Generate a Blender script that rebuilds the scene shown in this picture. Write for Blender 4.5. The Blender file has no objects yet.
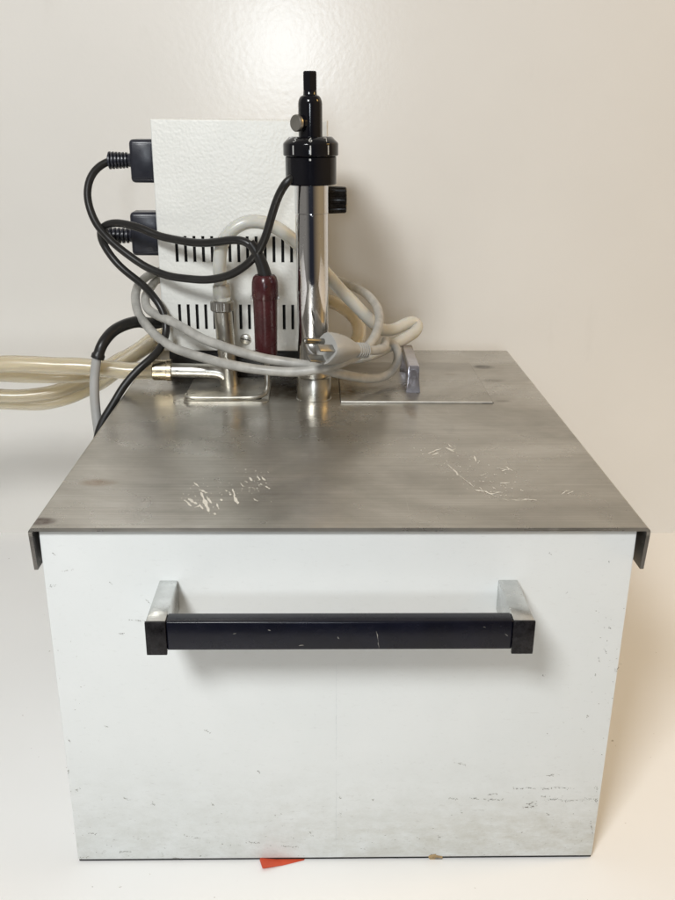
import bpy, bmesh, math, random
from mathutils import Vector, Matrix
random.seed(7)
sc = bpy.context.scene
col = sc.collection
PI = math.pi

# ------------------------------------------------------------------ camera
PITCH, YAW, ROLL = 0.35834, 0.021984, 0.009011
CAM = Vector((-0.000126, -0.378997, 0.385277))
FPX = 891.65                                   # focal length for a 675x900 frame
cp, sp, cy, sy = math.cos(PITCH), math.sin(PITCH), math.cos(YAW), math.sin(YAW)
FWD = Vector((sy*cp, cy*cp, -sp))
R0 = Vector((cy, -sy, 0)); U0 = R0.cross(FWD)
RT = R0*math.cos(ROLL) + U0*math.sin(ROLL)
UP = -R0*math.sin(ROLL) + U0*math.cos(ROLL)
cam = bpy.data.cameras.new('camera'); cam_o = bpy.data.objects.new('camera', cam); col.objects.link(cam_o)
cam.sensor_fit = 'VERTICAL'; cam.sensor_height = 36.0; cam.lens = FPX/900*36.0
cam.clip_start = 0.01; cam.clip_end = 50
m = Matrix((RT, UP, -FWD)).transposed().to_4x4(); m.translation = CAM
cam_o.matrix_world = m
sc.camera = cam_o

def ray(px, py): return FWD + RT*((px-337.5)/FPX) + UP*((450-py)/FPX)
def at(px, py, Y):                              # the point of the place seen there at depth Y
    d = ray(px, py); return CAM + d*((Y-CAM.y)/d.y)
def on(px, py, z):
    d = ray(px, py); return CAM + d*((z-CAM.z)/d.z)

# ------------------------------------------------------------------ object helpers
ORG = {}
def props(o, label, cat, group=None):
    o['label'] = label; o['category'] = cat
    if group: o['group'] = group
    return o
def thing(name, label, cat, loc, group=None):
    o = bpy.data.objects.new(name, None); col.objects.link(o); o.location = loc
    o.empty_display_size = 0.01; ORG[o.name] = Vector(loc)
    return props(o, label, cat, group)
def obj(name, bm, mats, parent=None, org=None, smooth=40):
    """links a bmesh (in world coordinates) as one object, optionally as a part"""
    if not isinstance(mats, (list, tuple)): mats = [mats]
    if org is None: org = ORG[parent.name] if parent else Vector((0, 0, 0))
    org = Vector(org)
    bmesh.ops.translate(bm, verts=bm.verts, vec=-org)
    me = bpy.data.meshes.new(name); bm.to_mesh(me); bm.free()
    for mt in mats: me.materials.append(mt)
    if smooth:
        me.polygons.foreach_set('use_smooth', [True]*len(me.polygons))
        me.set_sharp_from_angle(angle=math.radians(smooth))
    o = bpy.data.objects.new(name, me); col.objects.link(o)
    ORG[o.name] = org
    if parent: o.parent = parent; o.location = org - ORG[parent.name]
    else: o.location = org
    return o
def set_mi(bm, n0, mi):
    bm.faces.ensure_lookup_table()
    for f in bm.faces[n0:]: f.material_index = mi
def box(bm, x0, x1, y0, y1, z0, z1, bev=0.0, seg=2, mi=0):
    n0 = len(bm.faces)
    t = bmesh.new()
    vs = [t.verts.new((x, y, z)) for x in (x0, x1) for y in (y0, y1) for z in (z0, z1)]
    for q in ((0,1,3,2), (4,6,7,5), (0,4,5,1), (2,3,7,6), (0,2,6,4), (1,5,7,3)): t.faces.new([vs[i] for i in q])
    if bev: bmesh.ops.bevel(t, geom=t.edges[:], offset=bev, segments=seg, affect='EDGES', profile=0.5)
    merge(bm, t); set_mi(bm, n0, mi); return bm
def merge(bm, t, mat=None):
    if mat is not None: bmesh.ops.transform(t, matrix=mat, verts=t.verts)
    me = bpy.data.meshes.new('tmp'); t.to_mesh(me); t.free(); bm.from_mesh(me); bpy.data.meshes.remove(me)
def lathe(bm, prof, n=48, cap=True, rib=None, mi=0):
    """prof = [(r, z)...] bottom to top about local Z; rib(angle, index) scales the radius"""
    n0 = len(bm.faces); rings = []
    for k, (r, z) in enumerate(prof):
        rings.append([bm.verts.new((r*(rib(2*PI*i/n, k) if rib else 1)*math.cos(2*PI*i/n),
                                    r*(rib(2*PI*i/n, k) if rib else 1)*math.sin(2*PI*i/n), z)) for i in range(n)])
    for a, b in zip(rings, rings[1:]):
        for i in range(n): bm.faces.new((a[i], a[(i+1) % n], b[(i+1) % n], b[i]))
    if cap: bm.faces.new(rings[0][::-1]); bm.faces.new(rings[-1])
    set_mi(bm, n0, mi); return bm
def frame(p, axis, hint=(0, 0, 1)):
    """matrix taking local Z to axis at p"""
    z = Vector(axis).normalized(); h = Vector(hint)
    if abs(z.dot(h)) > 0.98: h = Vector((0, 1, 0))
    x = h.cross(z).normalized(); y = z.cross(x)
    mm = Matrix((x, y, z)).transposed().to_4x4(); mm.translation = Vector(p); return mm
def turned(p, axis, prof, n=48, rib=None):
    t = bmesh.new(); lathe(t, prof, n, True, rib); b = bmesh.new(); merge(b, t, frame(p, axis)); return b
def spline(pts, step=0.0025, wob=0):
    P = [Vector(p) for p in pts]; out = []
    P = [2*P[0]-P[1]] + P + [2*P[-1]-P[-2]]
    for i in range(1, len(P)-2):
        p0, p1, p2, p3 = P[i-1:i+3]
        # centripetal Catmull-Rom
        t0 = 0; t1 = t0 + max((p1-p0).length, 1e-6)**.5; t2 = t1 + max((p2-p1).length, 1e-6)**.5; t3 = t2 + max((p3-p2).length, 1e-6)**.5
        k = max(2, int((p2-p1).length/step))
        for j in range(k):
            t = t1 + (t2-t1)*j/k
            a1 = p0*((t1-t)/(t1-t0)) + p1*((t-t0)/(t1-t0)); a2 = p1*((t2-t)/(t2-t1)) + p2*((t-t1)/(t2-t1)); a3 = p2*((t3-t)/(t3-t2)) + p3*((t-t2)/(t3-t2))
            b1 = a1*((t2-t)/(t2-t0)) + a2*((t-t0)/(t2-t0)); b2 = a2*((t3-t)/(t3-t1)) + a3*((t-t1)/(t3-t1))
            out.append(b1*((t2-t)/(t2-t1)) + b2*((t-t1)/(t2-t1)))
    out.append(P[-2])
    if wob:
        k1, k2, k3 = (random.uniform(0, 6.28) for _ in range(3)); d = 0
        for i in range(1, len(out)-1):
            d += (out[i]-out[i-1]).length; e = wob*min(1, i/8, (len(out)-1-i)/8)
            out[i] = out[i]+Vector((math.sin(d*95+k1), math.sin(d*70+k2)*.5, math.sin(d*120+k3)+.5*math.sin(d*260+k1)))*e
    for _ in range(6):                       # relax: a cord has no kinks
        out = [out[0]] + [(out[i-1]+out[i]*2+out[i+1])/4 for i in range(1, len(out)-1)] + [out[-1]]
    return out
def sweep(bm, path, r, n=18, mi=0, cap=True, squash=1.0):
    n0 = len(bm.faces); rings = []; L = len(path)
    tan = [(path[min(i+1, L-1)]-path[max(i-1, 0)]).normalized() for i in range(L)]
    h = Vector((0, 0, 1)); 
    if abs(tan[0].dot(h)) > .9: h = Vector((0, 1, 0))
    nx = (h - tan[0]*h.dot(tan[0])).normalized()
    for i in range(L):
        nx = (nx - tan[i]*nx.dot(tan[i])).normalized(); ny = tan[i].cross(nx)
        rr = r(i/(L-1)) if callable(r) else r
        rings.append([bm.verts.new(path[i] + nx*(rr*math.cos(2*PI*k/n)) + ny*(rr*squash*math.sin(2*PI*k/n))) for k in range(n)])
    for a, b in zip(rings, rings[1:]):
        for k in range(n): bm.faces.new((a[k], a[(k+1) % n], b[(k+1) % n], b[k]))
    if cap: bm.faces.new(rings[0][::-1]); bm.faces.new(rings[-1])
    set_mi(bm, n0, mi); return bm
def cord(pts, r, step=0.0025, n=18, bore=0, **kw):
    b = bmesh.new()
    if bore:
        sweep(b, spline([at(*p) if not isinstance(p, Vector) else p for p in pts], step), bore, n, **kw)
        for f in b.faces: f.normal_flip()
    sweep(b, spline([at(*p) if not isinstance(p, Vector) else p for p in pts], step, .00028 if not bore else .00035), r, n, **kw); return b

# ------------------------------------------------------------------ materials
def mat(name):
    mt = bpy.data.materials.new(name); mt.use_nodes = True
    nt = mt.node_tree; b = nt.nodes['Principled BSDF']
    return mt, nt, b
def N(nt, t, **kw):
    n = nt.nodes.new(t)
    for k, v in kw.items():
        if k in n.inputs.keys(): n.inputs[k].default_value = v
        else: setattr(n, k, v)
    return n
def coords(nt, scale=(1, 1, 1)):
    c = N(nt, 'ShaderNodeTexCoord'); mp = N(nt, 'ShaderNodeMapping'); mp.inputs['Scale'].default_value = scale
    nt.links.new(c.outputs['Object'], mp.inputs['Vector']); return mp.outputs['Vector']
def noise(nt, vec, scale, detail=4, rough=.55, dist=0):
    n = N(nt, 'ShaderNodeTexNoise'); n.inputs['Scale'].default_value = scale; n.inputs['Detail'].default_value = detail
    n.inputs['Roughness'].default_value = rough; n.inputs['Distortion'].default_value = dist
    nt.links.new(vec, n.inputs['Vector']); return n.outputs['Fac']
def ramp(nt, fac, stops):
    r = N(nt, 'ShaderNodeValToRGB'); el = r.color_ramp.elements
    while len(el) < len(stops): el.new(0.5)
    for e, (p, c) in zip(el, stops): e.position = p; e.color = (*c, 1) if len(c) == 3 else c
    nt.links.new(fac, r.inputs['Fac']); return r.outputs['Color']
def rng(nt, fac, a, b, c=0., d=1.):
    r = N(nt, 'ShaderNodeMapRange'); 
    for i, v in enumerate((a, b, c, d)): r.inputs[i+1].default_value = v
    nt.links.new(fac, r.inputs[0]); return r.outputs[0]
def mixc(nt, fac, a, b):
    mx = N(nt, 'ShaderNodeMix', data_type='RGBA')
    for s, v in ((0, fac), (6, a), (7, b)):
        if hasattr(v, 'links'): nt.links.new(v, mx.inputs[s])
        elif s == 0: mx.inputs[0].default_value = v
        else: mx.inputs[s].default_value = (*v, 1)
    return mx.outputs[2]
def mth(nt, op, a, b=None):
    n = N(nt, 'ShaderNodeMath', operation=op)
    for i, v in enumerate((a, b)):
        if v is None: continue
        if hasattr(v, 'links'): nt.links.new(v, n.inputs[i])
        else: n.inputs[i].default_value = v
    return n.outputs[0]
def bump(nt, b, h, strength=.2, dist=.001):
    n = N(nt, 'ShaderNodeBump'); n.inputs['Strength'].default_value = strength; n.inputs['Distance'].default_value = dist
    nt.links.new(h, n.inputs['Height']); nt.links.new(n.outputs[0], b.inputs['Normal'])
def spot(nt, x, y, rx, ry, soft=1.0):
    """soft elliptical mask in object XY"""
    c = N(nt, 'ShaderNodeTexCoord'); s = N(nt, 'ShaderNodeSeparateXYZ'); nt.links.new(c.outputs['Object'], s.inputs[0])
    dx = mth(nt, 'DIVIDE', mth(nt, 'SUBTRACT', s.outputs[0], x), rx); dy = mth(nt, 'DIVIDE', mth(nt, 'SUBTRACT', s.outputs[1], y), ry)
    d = mth(nt, 'SQRT', mth(nt, 'ADD', mth(nt, 'MULTIPLY', dx, dx), mth(nt, 'MULTIPLY', dy, dy)))
    return rng(nt, d, 1.0, 1.0-soft, 0, 1)
def simple(name, c, rough=.5, metal=0., var=.12, vscale=60, bstr=0., bscale=400, coat=0., spec=.5):
    mt, nt, b = mat(name); v = coords(nt)
    f = noise(nt, v, vscale, 5)
    lo = tuple(x*(1-var) for x in c); hi = tuple(min(1, x*(1+var)) for x in c)
    nt.links.new(ramp(nt, f, [(.3, lo), (.7, hi)]), b.inputs['Base Color'])
    nt.links.new(rng(nt, noise(nt, v, vscale*2.3, 4), .3, .7, max(.02, rough*.8), min(1, rough*1.2)), b.inputs['Roughness'])
    b.inputs['Metallic'].default_value = metal; b.inputs['Coat Weight'].default_value = coat; b.inputs['Specular IOR Level'].default_value = spec
    if bstr: bump(nt, b, noise(nt, v, bscale, 3), bstr, .0006)
    return mt

# wall: glossy off-white panel with an orange-peel skin
def m_wall():
    mt, nt, b = mat('wall_paint'); v = coords(nt)
    c = ramp(nt, noise(nt, v, 4, 4), [(.3, (.72, .70, .66)), (.7, (.76, .74, .70))])
    smudge = rng(nt, noise(nt, coords(nt, (14, 14, 5)), 1.5, 6, .6), .62, .8, 0, .25)
    nt.links.new(mixc(nt, smudge, c, (.55, .52, .47)), b.inputs['Base Color'])
    b.inputs['Roughness'].default_value = .22
    bump(nt, b, noise(nt, v, 230, 2, .5), .06, .0012)
    return mt
def m_desk():
    mt, nt, b = mat('desk_laminate'); v = coords(nt)
    c = ramp(nt, noise(nt, v, 6, 5), [(.3, (.86, .855, .84)), (.7, (.89, .885, .87))])
    speck = rng(nt, noise(nt, v, 260, 2, .4), .765, .78, 0, .6)
    nt.links.new(mixc(nt, speck, c, (.35, .31, .26)), b.inputs['Base Color'])
    b.inputs['Roughness'].default_value = .42
    bump(nt, b, noise(nt, v, 500, 2), .05, .0005)
    return mt
def m_body():
    mt, nt, b = mat('worn_white_enamel'); v = coords(nt)
    c = N(nt, 'ShaderNodeTexCoord'); s = N(nt, 'ShaderNodeSeparateXYZ'); nt.links.new(c.outputs['Object'], s.inputs[0])
    base = ramp(nt, noise(nt, v, 14, 6, .6), [(.3, (.675, .695, .685)), (.7, (.715, .73, .72))])
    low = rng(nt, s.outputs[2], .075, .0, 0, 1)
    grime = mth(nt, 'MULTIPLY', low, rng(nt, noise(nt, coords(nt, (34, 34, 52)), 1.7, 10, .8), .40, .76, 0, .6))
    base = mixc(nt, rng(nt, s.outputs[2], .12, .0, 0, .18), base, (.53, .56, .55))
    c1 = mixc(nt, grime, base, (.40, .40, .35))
    band = mth(nt, 'MULTIPLY', mth(nt, 'MULTIPLY', rng(nt, s.outputs[2], .045, .02, 0, 1), rng(nt, s.outputs[0], -.06, .10, .15, 1)), rng(nt, noise(nt, coords(nt, (34, 34, 80)), 1.6, 10, .8), .40, .70, 0, .62)); c1 = mixc(nt, band, c1, (.40, .375, .30))
    fine = mth(nt, 'MULTIPLY', rng(nt, low, 0, 1, .25, 1), rng(nt, noise(nt, coords(nt, (1, 1, 2.2)), 260, 6, .75), .58, .72, 0, .6))
    c2 = mixc(nt, fine, c1, (.33, .32, .29))
    hair = rng(nt, noise(nt, coords(nt, (40, 40, 260)), 1.0, 6, .7), .69, .73, 0, .35)
    c3 = mixc(nt, hair, c2, (.45, .45, .42))
    nt.links.new(c3, b.inputs['Base Color'])
    nt.links.new(rng(nt, noise(nt, v, 40, 5), .3, .7, .33, .5), b.inputs['Roughness'])
    bump(nt, b, mth(nt, 'ADD', noise(nt, v, 330, 3), mth(nt, 'MULTIPLY', noise(nt, v, 18, 2), 6)), .08, .0008)
    return mt
def m_lid():
    mt, nt, b = mat('brushed_stainless'); 
    v = coords(nt)
    cloud = noise(nt, coords(nt, (1, 1.5, 1)), 9, 7, .62, .6)
    base = ramp(nt, cloud, [(.28, (.31, .294, .262)), (.5, (.47, .449, .405)), (.72, (.64, .617, .57))])
    grain = noise(nt, coords(nt, (9, 900, 900)), 1.0, 3, .6)
    base = mixc(nt, rng(nt, grain, .3, .7, .0, .38), base, (.24, .225, .2))
    fs = rng(nt, noise(nt, v, 420, 4, .7), .66, .74, 0, .45); base = mixc(nt, fs, base, (.20, .18, .15))
    sc1 = rng(nt, noise(nt, coords(nt, (14, 500, 1)), 1.0, 5, .7), .66, .70, 0, .3); base = mixc(nt, sc1, base, (.66, .64, .60))
    sc2 = rng(nt, noise(nt, coords(nt, (420, 10, 1)), 1.0, 5, .7), .68, .72, 0, .25); base = mixc(nt, sc2, base, (.62, .60, .56))
    blot = rng(nt, noise(nt, coords(nt, (1, 1, 1)), 30, 3, .55, .3), .55, .85, 0, .45)
    base = mixc(nt, blot, base, (.22, .20, .175))
    wig = rng(nt, noise(nt, v, 160, 4), .2, .8, .3, 1.3)
    for (x, y, rx, ry, cc, a) in ((-.1321+.0, .0075, .0075, .0045, (.07, .04, .03), .95), (-.116, .055, .010, .005, (.22, .13, .06), .6),
                                  (.127, .288, .0085, .006, (.13, .12, .105), .9), (.098, .262, .006, .003, (.25, .2, .15), .4),
                                  (-.03, .222, .055, .026, (.15, .115, .075), .8), (.012, .215, .022, .022, (.16, .12, .07), .7),
                                  (.06, .18, .004, .02, (.30, .22, .12), .4), (.128, .25, .009, .004, (.2, .18, .15), .6), (.125, .2, .006, .003, (.2, .18, .15), .5)):
        mk = mth(nt, 'MULTIPLY', mth(nt, 'MULTIPLY', spot(nt, x, y, rx*1.15, ry*1.15, .6), wig), a*1.25)
        base = mixc(nt, mth(nt, 'MINIMUM', mk, 1.0), base, cc)
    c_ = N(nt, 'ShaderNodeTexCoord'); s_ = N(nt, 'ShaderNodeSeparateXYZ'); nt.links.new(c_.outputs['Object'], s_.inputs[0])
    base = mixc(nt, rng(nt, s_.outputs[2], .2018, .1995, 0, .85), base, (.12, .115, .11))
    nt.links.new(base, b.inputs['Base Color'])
    b.inputs['Metallic'].default_value = .88
    rr = rng(nt, noise(nt, v, 16, 6, .6), .3, .7, .19, .41)
    nt.links.new(rr, b.inputs['Roughness'])
    b.inputs['Anisotropic'].default_value = .4
    bump(nt, b, mth(nt, 'ADD', mth(nt, 'MULTIPLY', grain, .35), mth(nt, 'MULTIPLY', noise(nt, v, 16, 2), 10)), .11, .001)
    return mt
def m_peel():
    mt, nt, b = mat('hammered_white_enamel'); v = coords(nt)
    nt.links.new(ramp(nt, noise(nt, v, 30, 5), [(.3, (.71, .715, .68)), (.7, (.755, .76, .725))]), b.inputs['Base Color'])
    b.inputs['Roughness'].default_value = .34
    vo = N(nt, 'ShaderNodeTexVoronoi'); vo.feature = 'SMOOTH_F1'; vo.inputs['Scale'].default_value = 560
    nt.links.new(v, vo.inputs['Vector'])
    bump(nt, b, mth(nt, 'ADD', vo.outputs['Distance'], noise(nt, v, 420, 2)), .24, .0007)
    return mt
def m_chrome():
    mt, nt, b = mat('pitted_chrome'); v = coords(nt)
    pit = rng(nt, noise(nt, v, 800, 3, .6), .60, .68, 0, 1)
    patch = rng(nt, noise(nt, coords(nt, (1, 1, .6)), 60, 3), .46, .62, 0, 1)
    mk = mth(nt, 'MULTIPLY', pit, patch)
    nt.links.new(mixc(nt, mk, (.72, .72, .73), (.35, .33, .33)), b.inputs['Base Color'])
    b.inputs['Metallic'].default_value = 1
    nt.links.new(rng(nt, mk, 0, 1, .07, .42), b.inputs['Roughness'])
    bump(nt, b, mth(nt, 'ADD', mth(nt, 'MULTIPLY', noise(nt, v, 60, 2), .5), mth(nt, 'MULTIPLY', mk, -.35)), .10, .0008)
    return mt
def m_hose(name, c1, c2, rough, sss, trans, streak=True):
    mt, nt, b = mat(name); v = coords(nt)
    f = noise(nt, coords(nt, (10, 60, 60)) if streak else v, 1.2 if streak else 60, 5, .6)
    nt.links.new(ramp(nt, f, [(.3, c1), (.7, c2)]), b.inputs['Base Color'])
    b.inputs['Roughness'].default_value = rough
    b.inputs['Subsurface Weight'].default_value = sss; b.inputs['Subsurface Radius'].default_value = (.9, .7, .4); b.inputs['Subsurface Scale'].default_value = .006
    b.inputs['Transmission Weight'].default_value = trans; b.inputs['IOR'].default_value = 1.41
    return mt
M = dict(
    wall=m_wall(), desk=m_desk(), body=m_body(), lid=m_lid(), peel=m_peel(), chrome=m_chrome(),
    steel=simple('satin_steel', (.55, .53, .48), .31, 1., .12, 80, .05, 300),
    satin=simple('satin_rod', (.50, .48, .43), .42, 1., .15, 80),
    plate=simple('worn_steel_plate', (.60, .57, .50), .33, .9, .25, 70, .08, 250),
    dullsteel=simple('dull_steel', (.37, .36, .335), .38, 1., .2, 60, .1, 200),
    wornchrome=simple('worn_chrome', (.50, .485, .53), .2, 1., .2, 90, .08, 250),
    pin=simple('dull_pin_metal', (.24, .232, .21), .32, 1., .2, 120),
    edge=simple('painted_edge_highlight', (.58, .565, .52), .4, .25, .1, 120),  # paler metal for the painted highlight along the hatch front
    brass=simple('tarnished_nickel', (.55, .47, .33), .25, 1., .15, 60),
    alu=simple('scratched_aluminium', (.62, .63, .62), .24, .95, .14, 120, .1, 500),
    black=simple('navy_black_enamel', (.004, .0045, .010), .25, 0, .3, 60, .04, 300, 0, .3),
    scuffed=simple('scuffed_black_enamel', (.012, .011, .012), .28, 0, .7, 260, .1, 300, 0, .2),
    bakelite=simple('glossy_black_bakelite', (.005, .005, .007), .10, 0, .2, 50, 0, 400, 0, .35),
    rubber=simple('black_rubber', (.016, .015, .014), .36, 0, .25, 60, .04, 500, 0, .4),
    connector=simple('black_moulded_plastic', (.018, .019, .027), .33, 0, .25, 50, .05, 600),
    void=simple('matt_black_shadow', (.006, .006, .006), .8, 0, .2, 60),
    grey=simple('light_grey_pvc', (.385, .375, .345), .40, 0, .2, 120, .03, 300),
    grimygrey=simple('dark_grey_pvc', (.36, .355, .34), .42, 0, .1, 45),
    plug=simple('pale_grey_pvc', (.37, .365, .345), .42, 0, .06, 60),
    red=simple('dark_red_bakelite', (.050, .010, .012), .27, 0, .35, 55, .04, 300),
    paper=simple('red_paper', (.62, .085, .035), .6, 0, .1, 90),
    ink=simple('black_ink', (.02, .015, .015), .6, 0, .1, 90),
    fleck=simple('dried_white_paint', (.66, .64, .58), .7, 0, .1, 300),
    faint=simple('faint_seam', (.52, .55, .55), .5, 0, .1, 300),
    mark=simple('bare_scuff', (.22, .21, .185), .6, 0, .4, 300),
    rust=simple('tan_primer_chip', (.36, .25, .12), .6, 0, .3, 300),
    white=simple('white_print', (.48, .48, .46), .5, 0, .05, 60),
    seam=simple('dark_seam', (.03, .028, .025), .5, .4, .2, 60),
    tan=m_hose('amber_rubber_hose', (.86, .76, .56), (.96, .90, .75), .2, .15, .74),
    silicone=m_hose('milky_silicone', (.80, .78, .70), (.86, .84, .77), .25, .4, .4, False),
    clear=m_hose('clear_hose_end', (.72, .71, .66), (.8, .79, .74), .12, .1, .75, False),
)

# ------------------------------------------------------------------ setting
def sheet(name, pts, mt):
    b = bmesh.new(); b.faces.new([b.verts.new(p) for p in pts]); o = obj(name, b, mt, smooth=0); o['kind'] = 'structure'; return o
WALL = .4160
sheet('desk', [(-1.2, -.34, 0), (1.2, -.34, 0), (1.2, WALL, 0), (-1.2, WALL, 0)], M['desk'])
sheet('wall', [(-2.2, WALL, -.02), (2.2, WALL, -.02), (2.2, WALL, 1.9), (-2.2, WALL, 1.9)], M['wall'])

# ------------------------------------------------------------------ the water bath
H = .20420; T = .0018
LX0, LX1, LY0, LY1 = -.13603, .15697, 0.0, .3400
BX0, BX1, BY0, BY1 = -.13233, .15193, .0030, .3340
bath = thing('water_bath', 'large white enamelled metal bath with stainless steel lid and black front handle', 'water bath', (.0098, .168, 0))

def flat_poly(bm, pts, mi):
    f = bm.faces.new([bm.verts.new(p) for p in pts]); f.material_index = mi; return f
def strokes(bm, segs, conv, nrm, mi, w=1.6, jag=.35, lift=.00006):
    """irregular thin flecks between photo positions, lying on a real face"""
    for (x0, y0, x1, y1, *ww) in segs:
        wd = (ww[0] if ww else w); k = max(2, int(math.hypot(x1-x0, y1-y0)/2.2)+1)
        dx, dy = x1-x0, y1-y0; L = math.hypot(dx, dy) or 1; nx, ny = -dy/L, dx/L
        top, bot = [], []
        for i in range(k+1):
            t = i/k; e = .25+.75*math.sin(PI*min(max(t, .08), .92)); j = random.uniform(1-jag, 1+jag)
            cx_, cy_ = x0+dx*t+random.uniform(-.4, .4), y0+dy*t+random.uniform(-.3, .3)
            top.append(conv(cx_+nx*wd/2*e*j, cy_+ny*wd/2*e*j)+nrm*lift); bot.append(conv(cx_-nx*wd/2*e*j, cy_-ny*wd/2*e*j)+nrm*lift)
        up = nrm*random.uniform(0, .00005); vt = [bm.verts.new(p+up) for p in top]; vb = [bm.verts.new(p+up) for p in bot]
        for i in range(k):
            f = bm.faces.new((vt[i], vt[i+1], vb[i+1], vb[i])); f.material_index = mi; f.normal_update()
            if f.normal.dot(nrm) < 0: f.normal_flip()
# body
b = bmesh.new(); box(b, BX0, BX1, BY0, BY1, .0014, H-T-.0002, .0012, 2)
fr = lambda x, y: at(x, y, BY0)
S = .5037
def crop(l, ox, oy, s): return [(ox+a*s, oy+bb*s, ox+c*s, oy+d*s, *[w*s for w in ww]) for (a, bb, c, d, *ww) in l]
dark = crop([(372,254,392,250,7),(380,247,396,243,4),(388,252,400,250,5),(355,215,372,216,2.5),(380,214,398,215,2),(410,216,436,215,2.5),(445,214,470,215,2.5),
             (270,235,288,236,3),(300,237,330,238,2),(420,238,450,236,2.5),(455,240,490,238,2),(498,236,519,237,3),(225,235,240,236,2),(240,165,258,168,2),(422,190,440,188,2.5),
             (73,238,78,239,4),(249,261,252,263,4),(204,311,208,313,5),(518,210,522,219,5),(516,238,520,244,5),(508,285,511,303,4),(410,232,425,230,2),(418,264,423,266,4),(10,264,12,268,4),(300,228,318,226,1.6),(500,70,503,74,4),(8,233,12,235,3)], 335, 680, S)
dark += crop([(150,220,158,214,5),(134,178,138,185,4),(245,234,256,237,3),(300,245,309,248,3),(420,246,426,248,3.5),(321,344,325,348,5),(344,353,362,354,2.5),(613,301,619,305,5),(405,99,418,104,2),(366,309,380,311,2),(384,313,396,315,2),
              (176,304,190,306,2),(510,180,514,181,3),(240,340,262,341,2),(160,352,175,351,2.5),(208,90,212,93,3),(136,118,139,120,3),(490,322,512,323,1.6),(560,330,590,331,1.6)], 0, 680, S)
dark += crop([(470,592,486,566,5),(444,210,448,214,5),(216,603,222,607,6),(430,512,438,530,4),(240,182,244,184,4),(300,318,304,321,3),(410,545,416,560,4),(396,600,400,606,4),(445,440,449,446,3)], 480, 500, .289)
dark += crop([(413,414,440,418,3),(438,417,466,419,2),(148,182,154,188,3),(186,247,216,240,3),(470,344,482,356,3),(376,464,394,461,3),(134,300,160,296,3),(345,285,352,290,2)], 10, 500, .289)
def crumble(segs):
    out = []
    for (x0, y0, x1, y1, w_) in segs:
        L = math.hypot(x1-x0, y1-y0); out.append((x0+(x1-x0)*.2, y0+(y1-y0)*.2, x0+(x1-x0)*.55, y0+(y1-y0)*.55, w_*.34))
        for _ in range(int(3+L*1.0)):
            t = random.uniform(-.15, 1.15); x = x0+(x1-x0)*t+random.gauss(0, .5); y = y0+(y1-y0)*t+random.gauss(0, w_*.45)
            l_ = random.uniform(.3, 1.3); a = math.atan2(y1-y0, x1-x0)+random.gauss(0, .5)
            out.append((x, y, x+l_*math.cos(a), y+l_*math.sin(a), random.uniform(.25, .7)))
    return out
dust = []
for _ in range(150):                                   # fine knocks, thickest along the bottom and the right edge
    if random.random() < .55: x, y = random.uniform(82, 586), 857-abs(random.gauss(0, 26))
    elif random.random() < .7:
        y = random.uniform(600, 850); x = 630-(y-560)*.126-abs(random.gauss(0, 26))
    else:
        y = random.uniform(580, 850); x = 47+(y-600)*.122+abs(random.gauss(0, 20))
    if not (46+(y-600)*.122+1 < x < 632-(y-560)*.131-2 and y < 857): continue
    a = random.uniform(-.6, .6); l_ = random.uniform(.3, 1.4); dust.append((x, y, x+l_*math.cos(a), y+l_*math.sin(a), random.uniform(.25, .6)))
strokes(b, crumble(dark)+dust, fr, Vector((0, -1, 0)), 1, 1.2, .6)
strokes(b, crop([(186,352,200,346,8),(196,351,214,352,10),(188,355,210,356,5)], 335, 680, S), fr, Vector((0, -1, 0)), 2)
strokes(b, crop([(198,354,212,355,4)], 335, 680, S), fr, Vector((0, -1, 0)), 1, lift=.0001)
strokes(b, [(336.3, 664, 336.3, 760, .3), (336.2, 770, 336.0, 856, .3)], fr, Vector((0, -1, 0)), 4, jag=.6)
obj('body', b, [M['body'], M['mark'], M['rust'], M['grimygrey'], M['faint']], bath, org=(0, 0, 0))
b = bmesh.new(); box(b, BX0+.0007, BX1-.0007, BY0+.0006, BY1-.001, .0005, .0014); obj('base_plate', b, M['void'], bath)

# lid: folded sheet, flanges down both sides
b = bmesh.new()
def lid_profile():
    R = .0026; zb = .1812; out = []
    def arc(cx_, cz, r, a0, a1, k=6): return [(cx_+r*math.cos(a0+(a1-a0)*i/k), cz+r*math.sin(a0+(a1-a0)*i/k)) for i in range(k+1)]
    outer = [(LX0, zb)] + arc(LX0+R, H-R, R, PI, PI/2) + arc(LX1-R, H-R, R, PI/2, 0) + [(LX1, zb)]
    inner = [(LX0+T, zb)] + arc(LX0+R, H-R, R-T, PI, PI/2) + arc(LX1-R, H-R, R-T, PI/2, 0) + [(LX1-T, zb)]
    return outer, inner
outer, inner = lid_profile(); n = len(outer)
ys = [LY0, LY1]
V = [[[b.verts.new((x, y, z)) for (x, z) in prof] for prof in (outer, inner)] for y in ys]
for i in range(n-1):
    b.faces.new((V[0][0][i], V[0][0][i+1], V[1][0][i+1], V[1][0][i])); b.faces.new((V[0][1][i+1], V[0][1][i], V[1][1][i], V[1][1][i+1]))
    b.faces.new((V[0][0][i+1], V[0][0][i], V[0][1][i], V[0][1][i+1])); b.faces.new((V[1][0][i], V[1][0][i+1], V[1][1][i+1], V[1][1][i]))
for i in (0, n-1): b.faces.new((V[0][0][i], V[1][0][i], V[1][1][i], V[0][1][i]))
bmesh.ops.recalc_face_normals(b, faces=b.faces)
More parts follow.
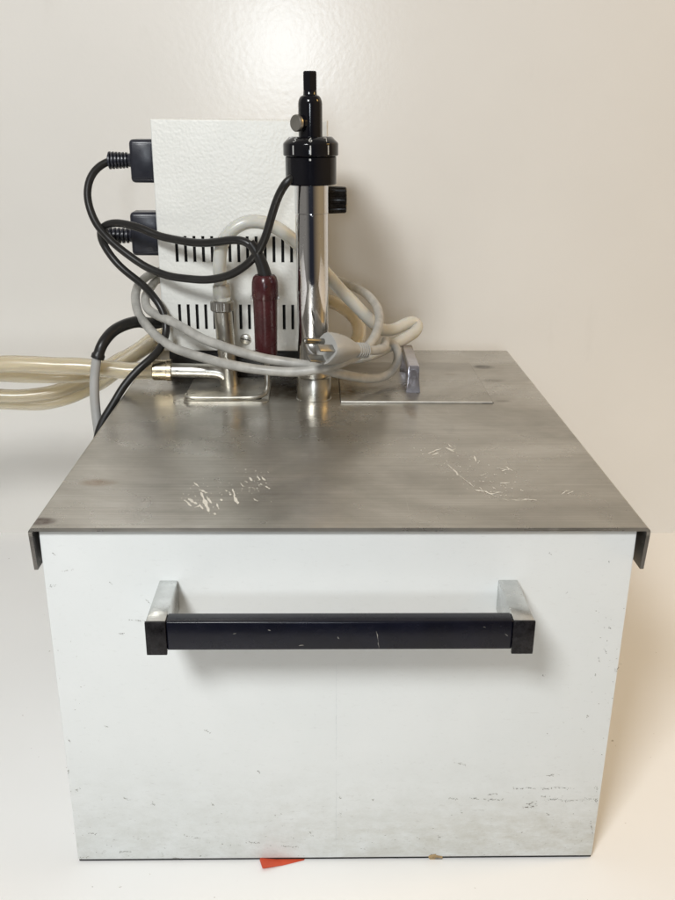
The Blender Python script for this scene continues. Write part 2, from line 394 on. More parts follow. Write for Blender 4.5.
# slightly eased corner at the lower front tip of each flange
for v in b.verts:
    if v.co.z < .1813 and v.co.y < .001: v.co.y += .0022
lp = lambda x, y: on(x, y, H)
W = crop([(385,303,395,312,3),(374,336,392,346,7),(366,338,380,350,6),(398,322,412,352,9),(404,338,416,362,10),(410,330,420,345,5),(430,345,435,356,5),(424,364,430,366,4),(395,318,412,323,4),(438,336,442,340,4),(462,316,466,330,5),
          (464,328,472,346,6),(468,340,474,344,5),(478,304,483,311,4),(486,300,492,303,3),(495,293,501,300,4),(510,289,516,298,5),(519,292,527,299,4),(526,310,536,315,4),(504,335,512,341,3),(395,346,404,356,6),(386,352,398,349,4),(455,325,460,328,3),(447,318,451,320,2.5),(500,313,505,315,2.5),(517,305,521,307,3)], 0, 330, S)
E_ = crop([(185,246,202,238,4),(194,249,206,244,4),(198,240,210,236,3),(220,234,236,241,4),(225,227,231,233,3),(232,238,240,236,3),(277,250,280,262,4),(224,267,234,276,3.5),(232,274,246,289,3.5),(246,288,258,298,1.6),(258,298,276,312,1.6),(278,318,300,321,3),(296,320,314,328,4),(300,324,322,326,3),(314,322,332,323,2.5),
           (333,335,346,339,3),(352,337,368,338,2),(370,338,386,336,3),(384,337,400,338,2.5),(322,274,338,278,3),(330,280,348,276,3.5),(338,272,352,279,2.5),(328,305,346,303,3),(450,326,460,318,2.5),(460,326,474,320,3),(455,321,466,318,2),(290,290,301,285,2.5),(312,312,318,315,2.5),(286,312,292,318,3)], 335, 330, S)
strokes(b, [(*d[:4], d[4]*.72) for d in W], lp, Vector((0, 0, 1)), 1, jag=.7); strokes(b, [(*d[:4], d[4]*.68) for d in E_], lp, Vector((0, 0, 1)), 1, jag=.55)
for _ in range(150):
    cx_, cy_ = random.choice(((205, 495), (250, 485), (445, 452), (475, 480), (505, 490)))
    x, y = random.gauss(cx_, 14), random.gauss(cy_, 9); a = random.uniform(-.5, 1.2)
    l_ = random.uniform(.6, 1.8); strokes(b, [(x, y, x+l_*math.cos(a), y+l_*math.sin(a), random.uniform(.4, .9))], lp, Vector((0, 0, 1)), 1)
for x0, x1, y0, y1 in ((.0140, .0144, .1945, .296), (.11725, .1180, .1940, .296), (.1100, .1172, .1938, .19445)):
    flat_poly(b, [Vector((x0, y0, H+.00008)), Vector((x1, y0, H+.00008)), Vector((x1, y1, H+.00008)), Vector((x0, y1, H+.00008))], 2)
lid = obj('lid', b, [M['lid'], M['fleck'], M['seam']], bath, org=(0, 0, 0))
# socket that holds the thermometer
SX, SY = -.0038, .2063
b = turned((SX, SY, H), (0, 0, 1), [(.0121, 0), (.0121, .0004), (.0116, .0007), (.0116, .0152), (.0112, .0158), (.0104, .0158)], 56)
obj('socket', b, M['steel'], lid)

# front handle
HB, HT, HF = .1586, .1751, -.0355
b = box(bmesh.new(), -.0682, .0869, HF+.0006, HF+.0086, .1602, .1749, .0009, 3)
hf = lambda x, y: at(x, y, HF+.0006)
strokes(b, [(376.5, 631, 378.5, 641, .6), (378, 642, 379, 648, .5), (299, 645.5, 304, 645.2, .7), (233, 634, 236, 633.2, .5), (268, 630, 271, 630.5, .5), (505, 634, 508, 636, .6), (338, 637, 339, 639, .5), (483, 627, 486, 627.3, .3)], hf, Vector((0, -1, 0)), 1, jag=.8)
handle = obj('front_handle', b, [M['black'], M['mark']], bath)
for x0, x1 in ((-.0770, -.0682), (.0869, .0963)):
    bb = bmesh.new(); box(bb, x0, x1, HF+.0012, BY0-.0001, HB, HT, .0005, 2); obj('bracket', bb, M['alu'], handle)
    bb = bmesh.new(); box(bb, x0-.0002, x1+.0002, HF-.0004, HF+.0011, HB-.0002, HT+.0002, .0004, 2); obj('end_cap', bb, M['scuffed'], handle)

# ------------------------------------------------------------------ hatch in the lid
HX0, HX1, HY0, HY1 = .0145, .1172, .1945, .2960
HZ = H+.0014
hatch = thing('hatch_cover', 'flat stainless hatch plate with small chrome pull, at the right rear of the lid', 'hatch cover', ((HX0+HX1)/2, (HY0+HY1)/2, H))
ORG_MAT = M['lid']
b = bmesh.new(); box(b, HX0, HX1, HY0, HY1, H+.0001, HZ, .0003, 2)
b.normal_update()
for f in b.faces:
    if f.normal.y < -.3 and f.calc_center_median().x < .11 or f.normal.y < -.9: f.material_index = 1  # front edge catching the light is put in as colour
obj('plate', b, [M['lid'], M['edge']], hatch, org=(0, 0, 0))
b = bmesh.new()
# bow pull: two flared legs and a bar running front to back
def hexa(bm, lo, hi, z0, z1):
    vs = [bm.verts.new((x, y, z)) for (q, z) in ((lo, z0), (hi, z1)) for (x, y) in ((q[0], q[2]), (q[1], q[2]), (q[1], q[3]), (q[0], q[3]))]
    for f in ((3,2,1,0), (4,5,6,7), (0,1,5,4), (1,2,6,5), (2,3,7,6), (3,0,4,7)): bm.faces.new([vs[i] for i in f])
t = bmesh.new()
prof = [(.2136, HZ), (.2141, .2150), (.2146, .2232), (.2155, .2246), (.2690, .2262), (.2712, .2250), (.2719, .2170), (.2726, HZ),
        (.2668, HZ), (.2660, .2185), (.2640, .2200), (.2220, .2188), (.2203, .2172), (.2198, HZ)]
wid = lambda z: .0037 + .0012*max(0, (.2165-z)/.0110)
Lf = [t.verts.new((.0651-wid(z), y, z)) for (y, z) in prof]; Rf = [t.verts.new((.0651+wid(z), y, z)) for (y, z) in prof]
k = len(prof)
for i in range(k): t.faces.new((Lf[i], Lf[(i+1) % k], Rf[(i+1) % k], Rf[i]))
t.faces.new(Lf[::-1]); t.faces.new(Rf)
bmesh.ops.recalc_face_normals(t, faces=t.faces)
bmesh.ops.bevel(t, geom=t.edges[:], offset=.0004, segments=2, affect='EDGES')
merge(b, t)
obj('pull_handle', b, M['wornchrome'], hatch, smooth=25)

# ------------------------------------------------------------------ control box
CX0, CX1, CY0, CY1, CZ0, CZ1 = -.1128, .0055, .2550, .3300, .2245, .3825
ctl = thing('control_box', 'upright white enamel box with two rows of vent slots, behind the chrome tube', 'control box', ((CX0+CX1)/2, (CY0+CY1)/2, H))
b = bmesh.new()
c_ = .0012
xs_up = [(-.0997+.00616*i-.00105, -.0997+.00616*i+.00105) for i in range(14)]
xs_lo = [(-.1000+.006215*i-.00105, -.1000+.006215*i+.00105) for i in range(14)]
rows = [(CZ0+c_, .2406, None), (.2406, .2586, xs_lo), (.2586, .2885, None), (.2885, .3064, xs_up), (.3064, CZ1-c_, None)]
def q(bm, *p): bm.faces.new([bm.verts.new(v) for v in p])
for z0, z1, slots in rows:
    if not slots: q(b, (CX0+c_, CY0, z0), (CX1-c_, CY0, z0), (CX1-c_, CY0, z1), (CX0+c_, CY0, z1)); continue
    x = CX0+c_
    for s0, s1 in slots:
        q(b, (x, CY0, z0), (s0, CY0, z0), (s0, CY0, z1), (x, CY0, z1))
        d = CY0+.0013
        q(b, (s0, CY0, z0), (s0, d, z0), (s0, d, z1), (s0, CY0, z1)); q(b, (s1, d, z0), (s1, CY0, z0), (s1, CY0, z1), (s1, d, z1))
        q(b, (s0, CY0, z0), (s1, CY0, z0), (s1, d, z0), (s0, d, z0)); q(b, (s0, d, z1), (s1, d, z1), (s1, CY0, z1), (s0, CY0, z1))
        x = s1
    q(b, (x, CY0, z0), (CX1-c_, CY0, z0), (CX1-c_, CY0, z1), (x, CY0, z1))
# rounded front edge, sides, top, bottom, back
rad = [(c_*(1-math.sin(PI/2*i/5)), c_*(1-math.cos(PI/2*i/5))) for i in range(6)]    # (inset, depth)
loops = [[(CX0+i_, CY0+d_, CZ0+i_), (CX1-i_, CY0+d_, CZ0+i_), (CX1-i_, CY0+d_, CZ1-i_), (CX0+i_, CY0+d_, CZ1-i_)] for i_, d_ in rad] + \
        [[(CX0, CY1, CZ0), (CX1, CY1, CZ0), (CX1, CY1, CZ1), (CX0, CY1, CZ1)]]
for A, B in zip(loops, loops[1:]):
    for i in range(4): j = (i+1) % 4; q(b, A[j], A[i], B[i], B[j])
q(b, *loops[-1][::-1])
bmesh.ops.remove_doubles(b, verts=b.verts, dist=1e-6)
house = obj('housing', b, M['peel'], ctl, smooth=30)
b = bmesh.new(); box(b, CX0+.004, CX1-.004, CY0+.0030, CY0+.0034, CZ0+.004, CZ1-.004); obj('vent_shade_sheet', b, M['void'], ctl)  # added black sheet stands in for the unlit inside behind the slots
b = bmesh.new(); box(b, CX0+.003, CX1-.003, CY0+.003, CY1-.004, H, CZ0-.0001, .0006); obj('base', b, M['rubber'], ctl)
# slotted screw
sc_p = Vector((-.0535, CY0, .2335))
b = turned(sc_p+Vector((0, -.0001, 0)), (0, -1, 0), [(.0040, 0), (.0040, .0006), (.0034, .0014), (.0018, .0017), (.0004, .0018)], 32)
screw = obj('screw', b, M['steel'], ctl)
t = bmesh.new(); box(t, -.0036, .0036, -.00032, .00032, -.0003, .0003); b = bmesh.new()
merge(b, t, Matrix.Translation(sc_p+Vector((0, -.00175, 0))) @ Matrix.Rotation(.25, 4, 'Y') @ Matrix.Rotation(PI/2, 4, 'X'))
obj('screw_slot', b, M['seam'], screw)
# ribbed control knob on the right side
b = turned((CX1, .285, .3287), (1, 0, 0), [(.0060, 0), (.0060, .0006), (.0090, .0008), (.0093, .0016), (.0088, .0130), (.0080, .0138)], 96,
           rib=lambda a, k: 1+(.035*(1 if math.sin(18*a) > 0 else -1) if k >= 2 else 0))
obj('knob', b, M['scuffed'], ctl, smooth=25)

# ------------------------------------------------------------------ contact thermometer
thm = thing('contact_thermometer', 'tall chrome tube with black numbered dial head, upright in the lid socket', 'thermometer', (SX, SY, H+.0158))
tilt = Matrix.Translation(Vector((SX, SY, H))) @ Matrix.Rotation(-.0111, 4, 'Y')
Z = lambda z: z-H
def tl(prof, n=64, rib=None, xf=None):
    t = bmesh.new(); lathe(t, prof, n, True, rib); b = bmesh.new(); merge(b, t, tilt if xf is None else tilt @ xf); return b
obj('ferrule', tl([(.0100, Z(.2200)), (.0100, Z(.2238)), (.0096, Z(.2242)), (.0096, Z(.2250))]), M['steel'], thm)
obj('tube', tl([(.0102, Z(.2250)), (.0104, Z(.2254)), (.0104, Z(.3270)), (.0102, Z(.3272)), (.0106, Z(.3276)), (.0106, Z(.3452))]), M['chrome'], thm)
cap = obj('cap', tl([(.0154, Z(.3448)), (.0160, Z(.3454)), (.0160, Z(.3612)), (.0152, Z(.3618))]), M['bakelite'], thm)
dial = obj('dial_ring', tl([(.0166, Z(.3619)), (.0172, Z(.3625)), (.0172, Z(.3690)), (.0169, Z(.3697)), (.0134, Z(.3731)), (.0120, Z(.3733))]), M['bakelite'], thm)
def tick(az, r, z0, z1, w):
    b = bmesh.new(); a0 = -PI/2+az
    for k in range(3):
        u0, u1 = (k/3-.5)*w/r, ((k+1)/3-.5)*w/r
        vs = [b.verts.new(tilt @ Vector((r*math.cos(a0+u), r*math.sin(a0+u), Z(z)))) for (u, z) in ((u0, z0), (u1, z0), (u1, z1), (u0, z1))]
        b.faces.new(vs)
    return b
def digit(ch, az, size):
    cu = bpy.data.curves.new('digit', 'FONT'); cu.body = ch; cu.size = size; cu.align_x = 'CENTER'; cu.align_y = 'CENTER'
    o = bpy.data.objects.new('digit', cu); col.objects.link(o); dg = bpy.context.evaluated_depsgraph_get()
    me = bpy.data.meshes.new_from_object(o.evaluated_get(dg)); bpy.data.objects.remove(o); bpy.data.curves.remove(cu)
    t = bmesh.new(); t.from_mesh(me); bpy.data.meshes.remove(me)
    a0 = -PI/2+az; out = Vector((math.cos(a0), math.sin(a0), 0)); tang = Vector((-math.sin(a0), math.cos(a0), 0))
    sl = Vector((0, 0, .0034))-out*.0035; sl.normalize(); nn = tang.cross(sl)
    p = out*.01518+Vector((0, 0, Z(.3714)))+nn*.00015
    mm = Matrix((tang, sl, nn)).transposed().to_4x4(); mm.translation = p
    b = bmesh.new(); merge(b, t, tilt @ mm); return b
for ch, az in (('5', -.66), ('6', .0), ('7', .68)):
    obj('numeral', digit(ch, az, .0050), M['white'], dial, smooth=0)
    obj('tick_mark', tick(az, .01726, .3631, .3684, .0009 if ch != '6' else .0008), M['white'], dial, smooth=0)
obj('index_dot', tick(-.02, .01606, .3596, .3608, .0012), M['white'], cap, smooth=0)
shoulder = [(.0075*math.cos(a)**.6 if a < PI/2-.01 else 0, 0) for a in ()]
bodyp = [(.0080, Z(.3728)), (.0074, Z(.3733)), (.0074, Z(.3915))] + [(.0045+.0029*math.cos(a), Z(.3915)+.0055*math.sin(a)) for a in [PI/2*i/8 for i in range(1, 9)]] + [(.0042, Z(.3975)), (.0040, Z(.4002))]
obj('head', tl(bodyp), M['bakelite'], thm)
obj('drive_tip', tl([(.0042, Z(.4000)), (.0043, Z(.4006)), (.0043, Z(.4098)), (.0037, Z(.4106))], 48, rib=lambda a, k: 1/max(abs(math.cos((a+.5) % (PI/3)-PI/6)), .866)*.93), M['bakelite'], thm, smooth=25)
da = Vector((-.72, -.69, .0)).normalized(); pc = tilt @ Vector((0, 0, Z(.3811)))
b = turned(pc+da*.0050, da, [(.0042, 0), (.0042, .0034), (.0030, .0036), (.0030, .0052)], 32); obj('screw_boss', b, M['bakelite'], thm)
b = turned(pc+da*.0100, da, [(.0046, 0), (.0050, .0004), (.0050, .0022), (.0046, .0027)], 60, rib=lambda a, k: 1+.02*math.sin(30*a)); obj('thumb_screw', b, M['dullsteel'], thm)

# ------------------------------------------------------------------ pipe fitting
pf = thing('pipe_fitting', 'steel pipe on a small plate, with knurled nut on top and nozzle at left', 'pipe fitting', (-.064, .2335, H))
def rounded_plate(x0, x1, y0, y1, z0, z1, r):
    b = bmesh.new(); pts = []
    for (cx_, cy_, a) in ((x1-r, y1-r, 0), (x0+r, y1-r, PI/2), (x0+r, y0+r, PI), (x1-r, y0+r, 1.5*PI)):
        for i in range(7): pts.append((cx_+r*math.cos(a+PI/2*i/6), cy_+r*math.sin(a+PI/2*i/6)))
    f = b.faces.new([b.verts.new((x, y, z0)) for x, y in pts]); g = bmesh.ops.extrude_face_region(b, geom=[f])
    bmesh.ops.translate(b, verts=[v for v in g['geom'] if isinstance(v, bmesh.types.BMVert)], vec=(0, 0, z1-z0)); bmesh.ops.recalc_face_normals(b, faces=b.faces); return b
fl = obj('flange_plate', rounded_plate(-.0915, -.0345, .1925, .2500, H+.0001, H+.0013, .005), M['plate'], pf)
for x in (-.0855, -.0412):
    b = turned((x, .1998, H+.0012), (0, 0, 1), [(.0021, 0), (.0021, .0003), (.0012, .0006)], 20); obj('screw', b, M['seam'], fl)
b = bmesh.new()
sweep(b, [Vector((-.0640-.0503*(z-H), .2335, z)) for z in (H+.0012, .215, .23, .245, .2588)], .0063, 32)
sweep(b, spline([(-.0655, .2335, .2085), (-.0668, .2327, .2128), (-.0705, .2325, .2150), (-.078, .2325, .2158), (-.1042, .2335, .2160)], .001), .0050, 24)
obj('pipe', b, M['steel'], pf)
b = turned((-.0671, .2335, .2585), (0, 0, 1), [(.0072, 0), (.0080, .0008), (.0080, .0064), (.0072, .0072)], 72, rib=lambda a, k: 1+.022*math.sin(24*a)); obj('nut', b, M['dullsteel'], pf, smooth=30)
b = turned((-.1040, .2335, .2160), (-1, 0, 0), [(.0050, 0), (.0078, .0004), (.0078, .0034), (.0073, .0038), (.0073, .0130), (.0066, .0136)], 48); obj('hose_nozzle', b, M['brass'], pf)

# ------------------------------------------------------------------ cords
PY = .285
def connector(parent, x0, z0, z1, zr, xr, slope):
    b = bmesh.new(); box(b, x0, CX0-.0002, PY-.0095, PY+.0095, z0, z1, .0030, 4)
    box(b, x0+.0022, CX0-.004, PY-.0101, PY-.0090, z0+.0030, z1-.0030, .0004, 2)
    c = obj('connector', b, M['connector'], parent)
    p0 = Vector((x0+.0012, PY, zr)); p1 = Vector((xr, PY, zr+slope)); L = (p1-p0).length
    prof = [(.0060, 0), (.0048, .0020), (.0046, .0034)]
    nr = 6; a = .0040; w = (L-a)/nr
    for i in range(nr):
        g = .0054+.0008*i/nr
        prof += [(g-.0016, a+w*i), (g, a+w*(i+.18)), (g, a+w*(i+.62)), (g-.0016, a+w*(i+.8))]
    prof += [(.0040, L)]
    obj('strain_relief', turned(p0, p1-p0, prof, 32), M['connector'], c, smooth=35)
# thermometer lead: from the cap round to the upper socket of the control box
A = [(294,177,.1985),(289.5,179,.1955),(284.5,184,.196),(278,197.5,.199),(271,219,.203),(264,241,.206),(253,259,.210),(238,271,.216),(215,279,.224),(190,279.5,.231),(169,276,.238),(146.7,267,.246),(124.4,252.4,.252),(108,238,.257),(95,222,.263),(87.6,199,.270),(89.5,180,.276),(97,167.5,.281),(107,161.5,.2845),(111,161,.285)]
org = at(*A[9])
cA = obj('black_cord', cord(A, .0027), M['rubber'], org=org)
props(cA, 'black cord looping from the dial head to the upper socket of the white box', 'cord')
connector(cA, -.1325, .3401, .3691, .3549, -.1494, -.0003)
# probe lead: from the red handle, along the slots, round and down past the left edge of the lid
Bp = [(256,251,.2095),(251,243.5,.210),(242,240.2,.2125),(222,241,.219),(200,243,.228),(180,241,.236),(160,236,.2425),(139,227.3,.248),(121.5,223.5,.254),(106,224.5,.262),(99.5,231,.268),(101,239,.271),(105,246,.2705),(110,254,.270),(120,267,.267),(132,276.5,.263),(144,286,.258),(155,298,.2495),(164,312,.2455),(167,329,.242),(162,345,.234),(151,358,.2245),(137,371,.2190),(124.4,386,.2150),(115.5,400,.2110),(99,429,.205), Vector((-.157, .200, .140)), Vector((-.160, .197, .080)), Vector((-.160, .205, .025)), Vector((-.159, .228, .0045)), Vector((-.160, .280, .0030)), Vector((-.158, .340, .0030)), Vector((-.130, .385, .0030)), Vector((-.050, .398, .0030))]
cB = obj('black_cord', cord(Bp, .0027), M['rubber'], org=at(151,358,.236))
props(cB, 'black cord leaving the dark red handle and hanging past the left lid edge', 'cord')
# lead of the lower socket, turning back behind the box
Dp = [(112,236,.285),(106,236.2,.286),(103.5,235.5,.292),(105,234,.306),(114,232.5,.324),(138,232,.338),(160,233,.3425),(190,236,.3435)]
cD = obj('black_cord', cord(Dp, .0026), M['rubber'], org=at(105,234,.306))
props(cD, 'short black cord plugged into the lower socket of the white box', 'cord')
connector(cD, -.1354, .2895, .3201, .3027, -.1560, -.0002)

# grey lead with black bend sleeve
Ep = [(97.6,354,.2200),(95.6,364.7,.2190),(94.6,379,.218),(94.8,396,.216),(96.5,417,.213),(99,440,.209), Vector((-.156, .208, .120)), Vector((-.152, .213, .060)), Vector((-.150, .225, .018)), Vector((-.149, .250, .0042)), Vector((-.148, .300, .0034)), Vector((-.142, .350, .0034)), Vector((-.110, .372, .0034)), Vector((-.040, .378, .0034))]
cE = obj('grey_lead', cord(Ep, .0033), M['grimygrey'], org=at(94.6,379,.218))
props(cE, 'grey lead hanging from a thick black bend sleeve, left of the lid', 'cord')
Sp = [at(97.4,358.5,.2195), at(101.5,346,.2215), at(111,333,.2300), at(124.4,325,.2440), at(138.7,321.7,.2590), at(151,323.5,.2730), Vector((CX0-.0003, .2855, .2405))]
b = bmesh.new(); path = spline(Sp, .0012); sweep(b, path, lambda t: .0046 if t < .035 else (.0037+.0009*t), 24)
obj('bend_sleeve', b, M['rubber'], cE)

# grey mains cable, coiled about the control box and ending in a three pin plug
Fp = [(100+40,300,.290),(135.6,304,.2700),(137.5,312,.263),(143,321,.252),(154.7,334.4,.240),(172.4,347,.228),(204.4,358.3,.205),(227,363.5,.194),(249,368.5,.186),(271,371.3,.1835),(289,372,.1830),(306,371,.1830),(322,368.5,.1832),(348.5,360.4,.190),(368,346,.204),(379,327,.224),(377.5,308,.250),(366,294,.275),(350,285,.305),(333,280,.330),(312,277,.3445),(240,275,.3450),(185,276,.3440),(160,279,.333)]
Fp[0:1] = [(170,268,.3440),(158,271.5,.330),(147,276,.312),(139,284.5,.295),(135.4,295,.280)]
F1 = Fp[:]
F2 = [(152,285.5,.312),(146.3,294,.288),(145.6,302,.270),(149,310,.2560),(160,316.7,.2460),(179.6,326,.2340),(204,339,.2180),(226.7,348,.2060),(249,354.6,.1970),(271,359.6,.1920),(290,362.8,.1905),(306,365,.1905),(322,368.8,.1925),(338,373,.1990),(357,377.5,.2090),(376,378.5,.2220),(391,372,.2360),(398.2,358,.2520),(396.5,346,.2620),(388,341,.2600)]
PLF = at(326.5, 349, .1750)                                           # middle of the plug face
pa = (RT*-.72 + UP*-.05 + -FWD*.69).normalized(); pv = (RT*.60+UP*.52+ -FWD*.60); pv = (pv-pa*pv.dot(pa)).normalized(); pu = pa.cross(pv)
relief_end = PLF - pa*.0355
Fall = [at(*p) for p in F1+F2] + [relief_end+(-pa)*.010+Vector((.004, .004, .0)), relief_end+(-pa)*.003, relief_end+pa*.006]
b = bmesh.new(); sweep(b, spline(Fall, .0025, .00024), .0032, 20)
cF = obj('mains_cable', b, M['grey'], org=at(271,371.3,.1835))
props(cF, 'light grey cable coiled round the chrome tube, ending in a three pin plug', 'cable')
PM = Matrix((pv, pu, pa)).transposed().to_4x4(); PM.translation = PLF; PM = PM @ Matrix.Scale(.86, 4)
def loft(secs, n=28):
    """sections (half width, half height up, half height down, z) of a rounded D"""
    t = bmesh.new(); rings = []
    for (w, hu, hd, z) in secs:
        ring = []
        for i in range(n):
            a = 2*PI*i/n; c, s = math.cos(a), math.sin(a)
            e = .62; x = w*math.copysign(abs(c)**e, c); y = (hu if s > 0 else hd)*math.copysign(abs(s)**(.9 if s > 0 else e), s)
            ring.append(t.verts.new((x, y, z)))
        rings.append(ring)
    for r0, r1 in zip(rings, rings[1:]):
        for i in range(n): t.faces.new((r0[i], r0[(i+1) % n], r1[(i+1) % n], r1[i]))
    t.faces.new(rings[0][::-1]); t.faces.new(rings[-1]); bmesh.ops.recalc_face_normals(t, faces=t.faces)
    return t
def pl(t): b = bmesh.new(); merge(b, t, PM); return b
plug = obj('plug', pl(loft([(.0046, .0046, .0046, -.043), (.0052, .0052, .0050, -.030), (.0064, .0064, .0058, -.0265), (.0092, .0096, .0082, -.019), (.0108, .0114, .0096, -.009), (.0112, .0118, .0100, -.0015), (.0107, .0113, .0095, 0)])), M['plug'], cF, smooth=50)
b = bmesh.new()
for i in range(5):
    t = bmesh.new(); lathe(t, [(.0044, -.0006), (.0060, -.0004), (.0060, .0004), (.0044, .0006)], 28); merge(b, t, PM @ Matrix.Translation((0, 0, -.0315-.0024*i)))
obj('strain_relief', b, M['plug'], plug)
b = bmesh.new(); t2 = bmesh.new(); lathe(t2, [(.0024, 0), (.0024, .0165), (.0021, .0182), (.0010, .0192)], 24); merge(b, t2, PM @ Matrix.Translation((0, .0068, 0))); obj('ground_pin', b, M['pin'], plug)
for s in (-1, 1):
    t = bmesh.new(); box(t, s*.00635-.00075, s*.00635+.00075, -.0072, -.0012, 0, .0150, .0004, 2); b = bmesh.new(); merge(b, t, PM); obj('blade', b, M['dullsteel'], plug)

# ------------------------------------------------------------------ immersion probe with red handle
px_, py_ = -.0360, .2100
pr = thing('probe', 'dark red handled probe with bent steel rod, left of the chrome tube', 'probe', (px_, py_, H))
sq = lambda a, k: 1+.035*math.cos(4*a) if k > 0 else 1
hd = obj('handle', turned((px_, py_, .2325), (0, 0, 1), [(.0058, 0), (.0072, .0012), (.0074, .015), (.0078, .0385), (.0080, .0392), (.0085, .0400), (.0085, .0455), (.0083, .0500), (.0074, .0535), (.0062, .0548)], 48, rib=sq), M['red'], pr)
b = bmesh.new()
for s in (-1, 1): box(b, px_+s*.0088-.0009, px_+s*.0088+.0009, py_-.002, py_+.002, .2715, .2733, .0003)
obj('clip', b, M['plug'], hd)
b = turned((px_+.0006, py_-.0079, .2812), (0, -1, .12), [(.0013, 0), (.0013, .0006)], 20); obj('screw_hole', b, M['void'], hd)
b = bmesh.new(); sweep(b, spline([Vector((px_+.0002, py_, .2868)), at(262.5,266,.2098), at(258.5,256,.2095), at(254,247.5,.2097), at(250,243,.2103)], .0012), lambda t: .0045-.0013*t, 20)
obj('boot', b, M['rubber'], pr)
b = bmesh.new(); sweep(b, spline([Vector(p) for p in ((-.0358, .2095, .2335), (-.0355, .2075, .222), (-.0355, .2055, .2130), (-.0360, .2035, .2092), (-.0390, .2000, .2076), (-.0440, .1980, .2072), (-.0550, .1972, .2071), (-.0840, .1968, .2071), (-.0885, .1972, .2071), (-.0905, .1992, .2071), (-.0905, .2050, .2071))], .001), lambda t: .0018 if t < .3 else max(.0010, .0018-.004*(t-.3)), 18)
obj('rod', b, M['satin'], pr)

# ------------------------------------------------------------------ hoses
Gp = [Vector((-.0671, .2335, .2680)), (221,288,.2335),(219.3,272,.2320),(219,258,.2300),(221.5,243,.2280),(231,229.5,.2280),(246.7,221.8,.2290),(260,221.5,.2300),(278,228.5,.2330),(293,239.5,.2360),(312,258,.2390),(333,281,.2420),(345,294,.2450),(357,307,.2480),(370,320.5,.2540),(381,329,.2640),(393,329.5,.2760),(406,323.8,.2880),(414.5,321.2,.2940),(418.3,324,.2940),(417,330,.2880),(408,336.5,.2780),(396,343,.2680),(382,350,.2580),(366,355.5,.2480),(350,358,.2380),(337,358.5,.2300)]
cG = obj('silicone_hose', cord(Gp, .0045, n=22, bore=.0028), M['silicone'], org=at(260,221.5,.23))
props(cG, 'milky translucent hose arching from the pipe nut behind the chrome tube', 'hose')
b = turned((-.0671, .2335, .2655), (0, 0, 1), [(.0056, 0), (.0061, .0006), (.0061, .0100), (.0050, .0118)], 32); obj('hose_end', b, M['clear'], cG)
AX = Vector((CX1+.0005, .2800, .2160))
hoses = (
 ([(-90,367,.2320),(-40,366,.2322),(0,364.6,.2325),(35,364.6,.2328),(70,366,.2330),(105,368.6,.2335),(135,371,.2335), Vector((-.1172, .2335, .2160)), Vector((-.1090, .2335, .2160))], .0061, 'top amber hose at the left edge, running onto the steel pipe nozzle'),
 ([(-90,374.5,.2440),(-40,375,.2440),(0,375.3,.2440),(40,376,.2450),(75,376.5,.2490),(105,372,.2600),(127,361,.2850),(142,350,.3100),(156,341,.3380),(175,336,.3560),(215,332,.3600),(260,330,.3600)], .0050, 'second amber hose from the top at the left edge, passing behind the white box'),
 ([(-90,396,.256),(-40,396.3,.258),(0,396.3,.2600),(30,395.6,.262),(60,391,.266),(88,379,.276),(113,364,.296),(134,352,.3180),(152,339,.3380),(180,327,.3580),(225,316,.3590),(280,305,.3580),(312,300,.3500),(332,302,.3380),(350,312,.3250),(359,327,.3080),(357,343,.2920),(343,354,.2830),(330,356.5,.2800), AX], .0054, 'third amber hose at the left edge, curling out again right of the chrome tube'),
 ([(-90,402,.262),(-40,402.5,.264),(0,402.4,.2660),(40,402.8,.269),(68,398,.273),(92,387,.280),(114,373,.294),(132,358,.3140),(147,347,.3320),(160,345,.3480),(190,343,.3560),(240,342,.3590)], .0054, 'lowest amber hose at the left edge, sagging below the others'))
for hk, (pts, rad_, lab) in enumerate(hoses):
    y_ = pts[0][2]; far = [Vector((-.80-.02*hk, y_-.10, .008+.002*hk)), Vector((-.66-.015*hk, y_-.06, .012+.012*(3-hk))), Vector((-.50, y_-.02, .125+.016*(3-hk)))]
    o = obj('rubber_hose', cord(far+pts, rad_, n=24, bore=rad_*.66), M['tan'], org=at(pts[2][0], pts[2][1], pts[2][2]))
    props(o, lab, 'hose', 'amber hoses at the left edge')

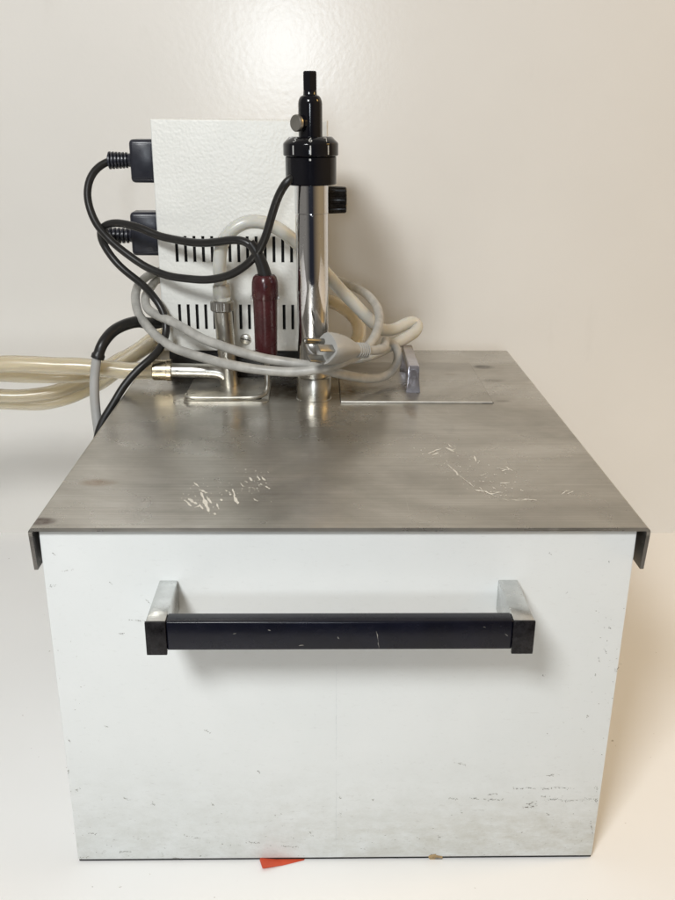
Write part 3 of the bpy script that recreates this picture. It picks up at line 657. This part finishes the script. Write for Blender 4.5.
# ------------------------------------------------------------------ red paper
b = bmesh.new(); z = .00022
pts = [on(259.8, 861, 0), on(262.6, 871.2, 0), on(283, 865.9, 0), on(304, 860.6, 0)]
pts = [Vector((p.x, p.y, z)) for p in pts] + [Vector((.004, .03, z)), Vector((-.038, .03, z))]
pts[1].z += .0016; pts[2].z += .0002
flat_poly(b, pts, 0)
ik = [on(x, y, 0) for x, y in ((266, 862.6), (272, 861.4), (272.4, 862.4), (267, 863.4))]
flat_poly(b, [Vector((p.x, p.y, z+.00008)) for p in ik], 1)
for f in b.faces:
    f.normal_update()
    if f.normal.z < 0: f.normal_flip()
o = obj('paper_tag', b, [M['paper'], M['ink']], org=(-.02, .005, 0), smooth=0)
props(o, 'corner of bright red paper sticking out from under the bath', 'paper')

# ------------------------------------------------------------------ light
w = bpy.data.worlds.new('World'); sc.world = w; w.use_nodes = True
nt = w.node_tree; bg = nt.nodes['Background']
tc = N(nt, 'ShaderNodeTexCoord'); sx = N(nt, 'ShaderNodeSeparateXYZ'); nt.links.new(tc.outputs['Generated'], sx.inputs[0])
up_ = rng(nt, sx.outputs[2], .12, .6); side = rng(nt, sx.outputs[0], .15, .85)
left = rng(nt, sx.outputs[0], -.22, -.65)
cc = mixc(nt, up_, (.035, .038, .052), (.40, .375, .34))
cc = mixc(nt, left, cc, (.37, .35, .32))
nt.links.new(mixc(nt, side, cc, (.56, .42, .25)), bg.inputs[0]); bg.inputs[1].default_value = .62
def lamp(name, loc, aim, sx, sy_, power, colr):
    L = bpy.data.lights.new(name, 'AREA'); L.shape = 'RECTANGLE'; L.size = sx; L.size_y = sy_; L.energy = power; L.color = colr
    o = bpy.data.objects.new(name, L); col.objects.link(o); o.location = loc
    o.rotation_euler = (Vector(aim)-Vector(loc)).to_track_quat('-Z', 'Y').to_euler(); return o
lamp('ceiling_lamp', (-.38, -.82, 1.02), (0, .26, .22), .27, .22, 13.0, (.97, .99, 1.0))
lamp('warm_room_lamp', (.95, .08, .85), (.2, .1, 0), .22, .22, 2.9, (1.0, .62, .22))
lamp('front_lamp', (-.11, -1.80, .585), (0, .3, .35), .18, .25, 5.6, (.86, .93, 1.0))

sc.view_settings.view_transform = 'Standard'; sc.view_settings.look = 'None'; sc.view_settings.exposure = 0; sc.view_settings.gamma = 1
sc.render.engine = 'CYCLES'
try: sc.cycles.use_denoising = True
except Exception: pass
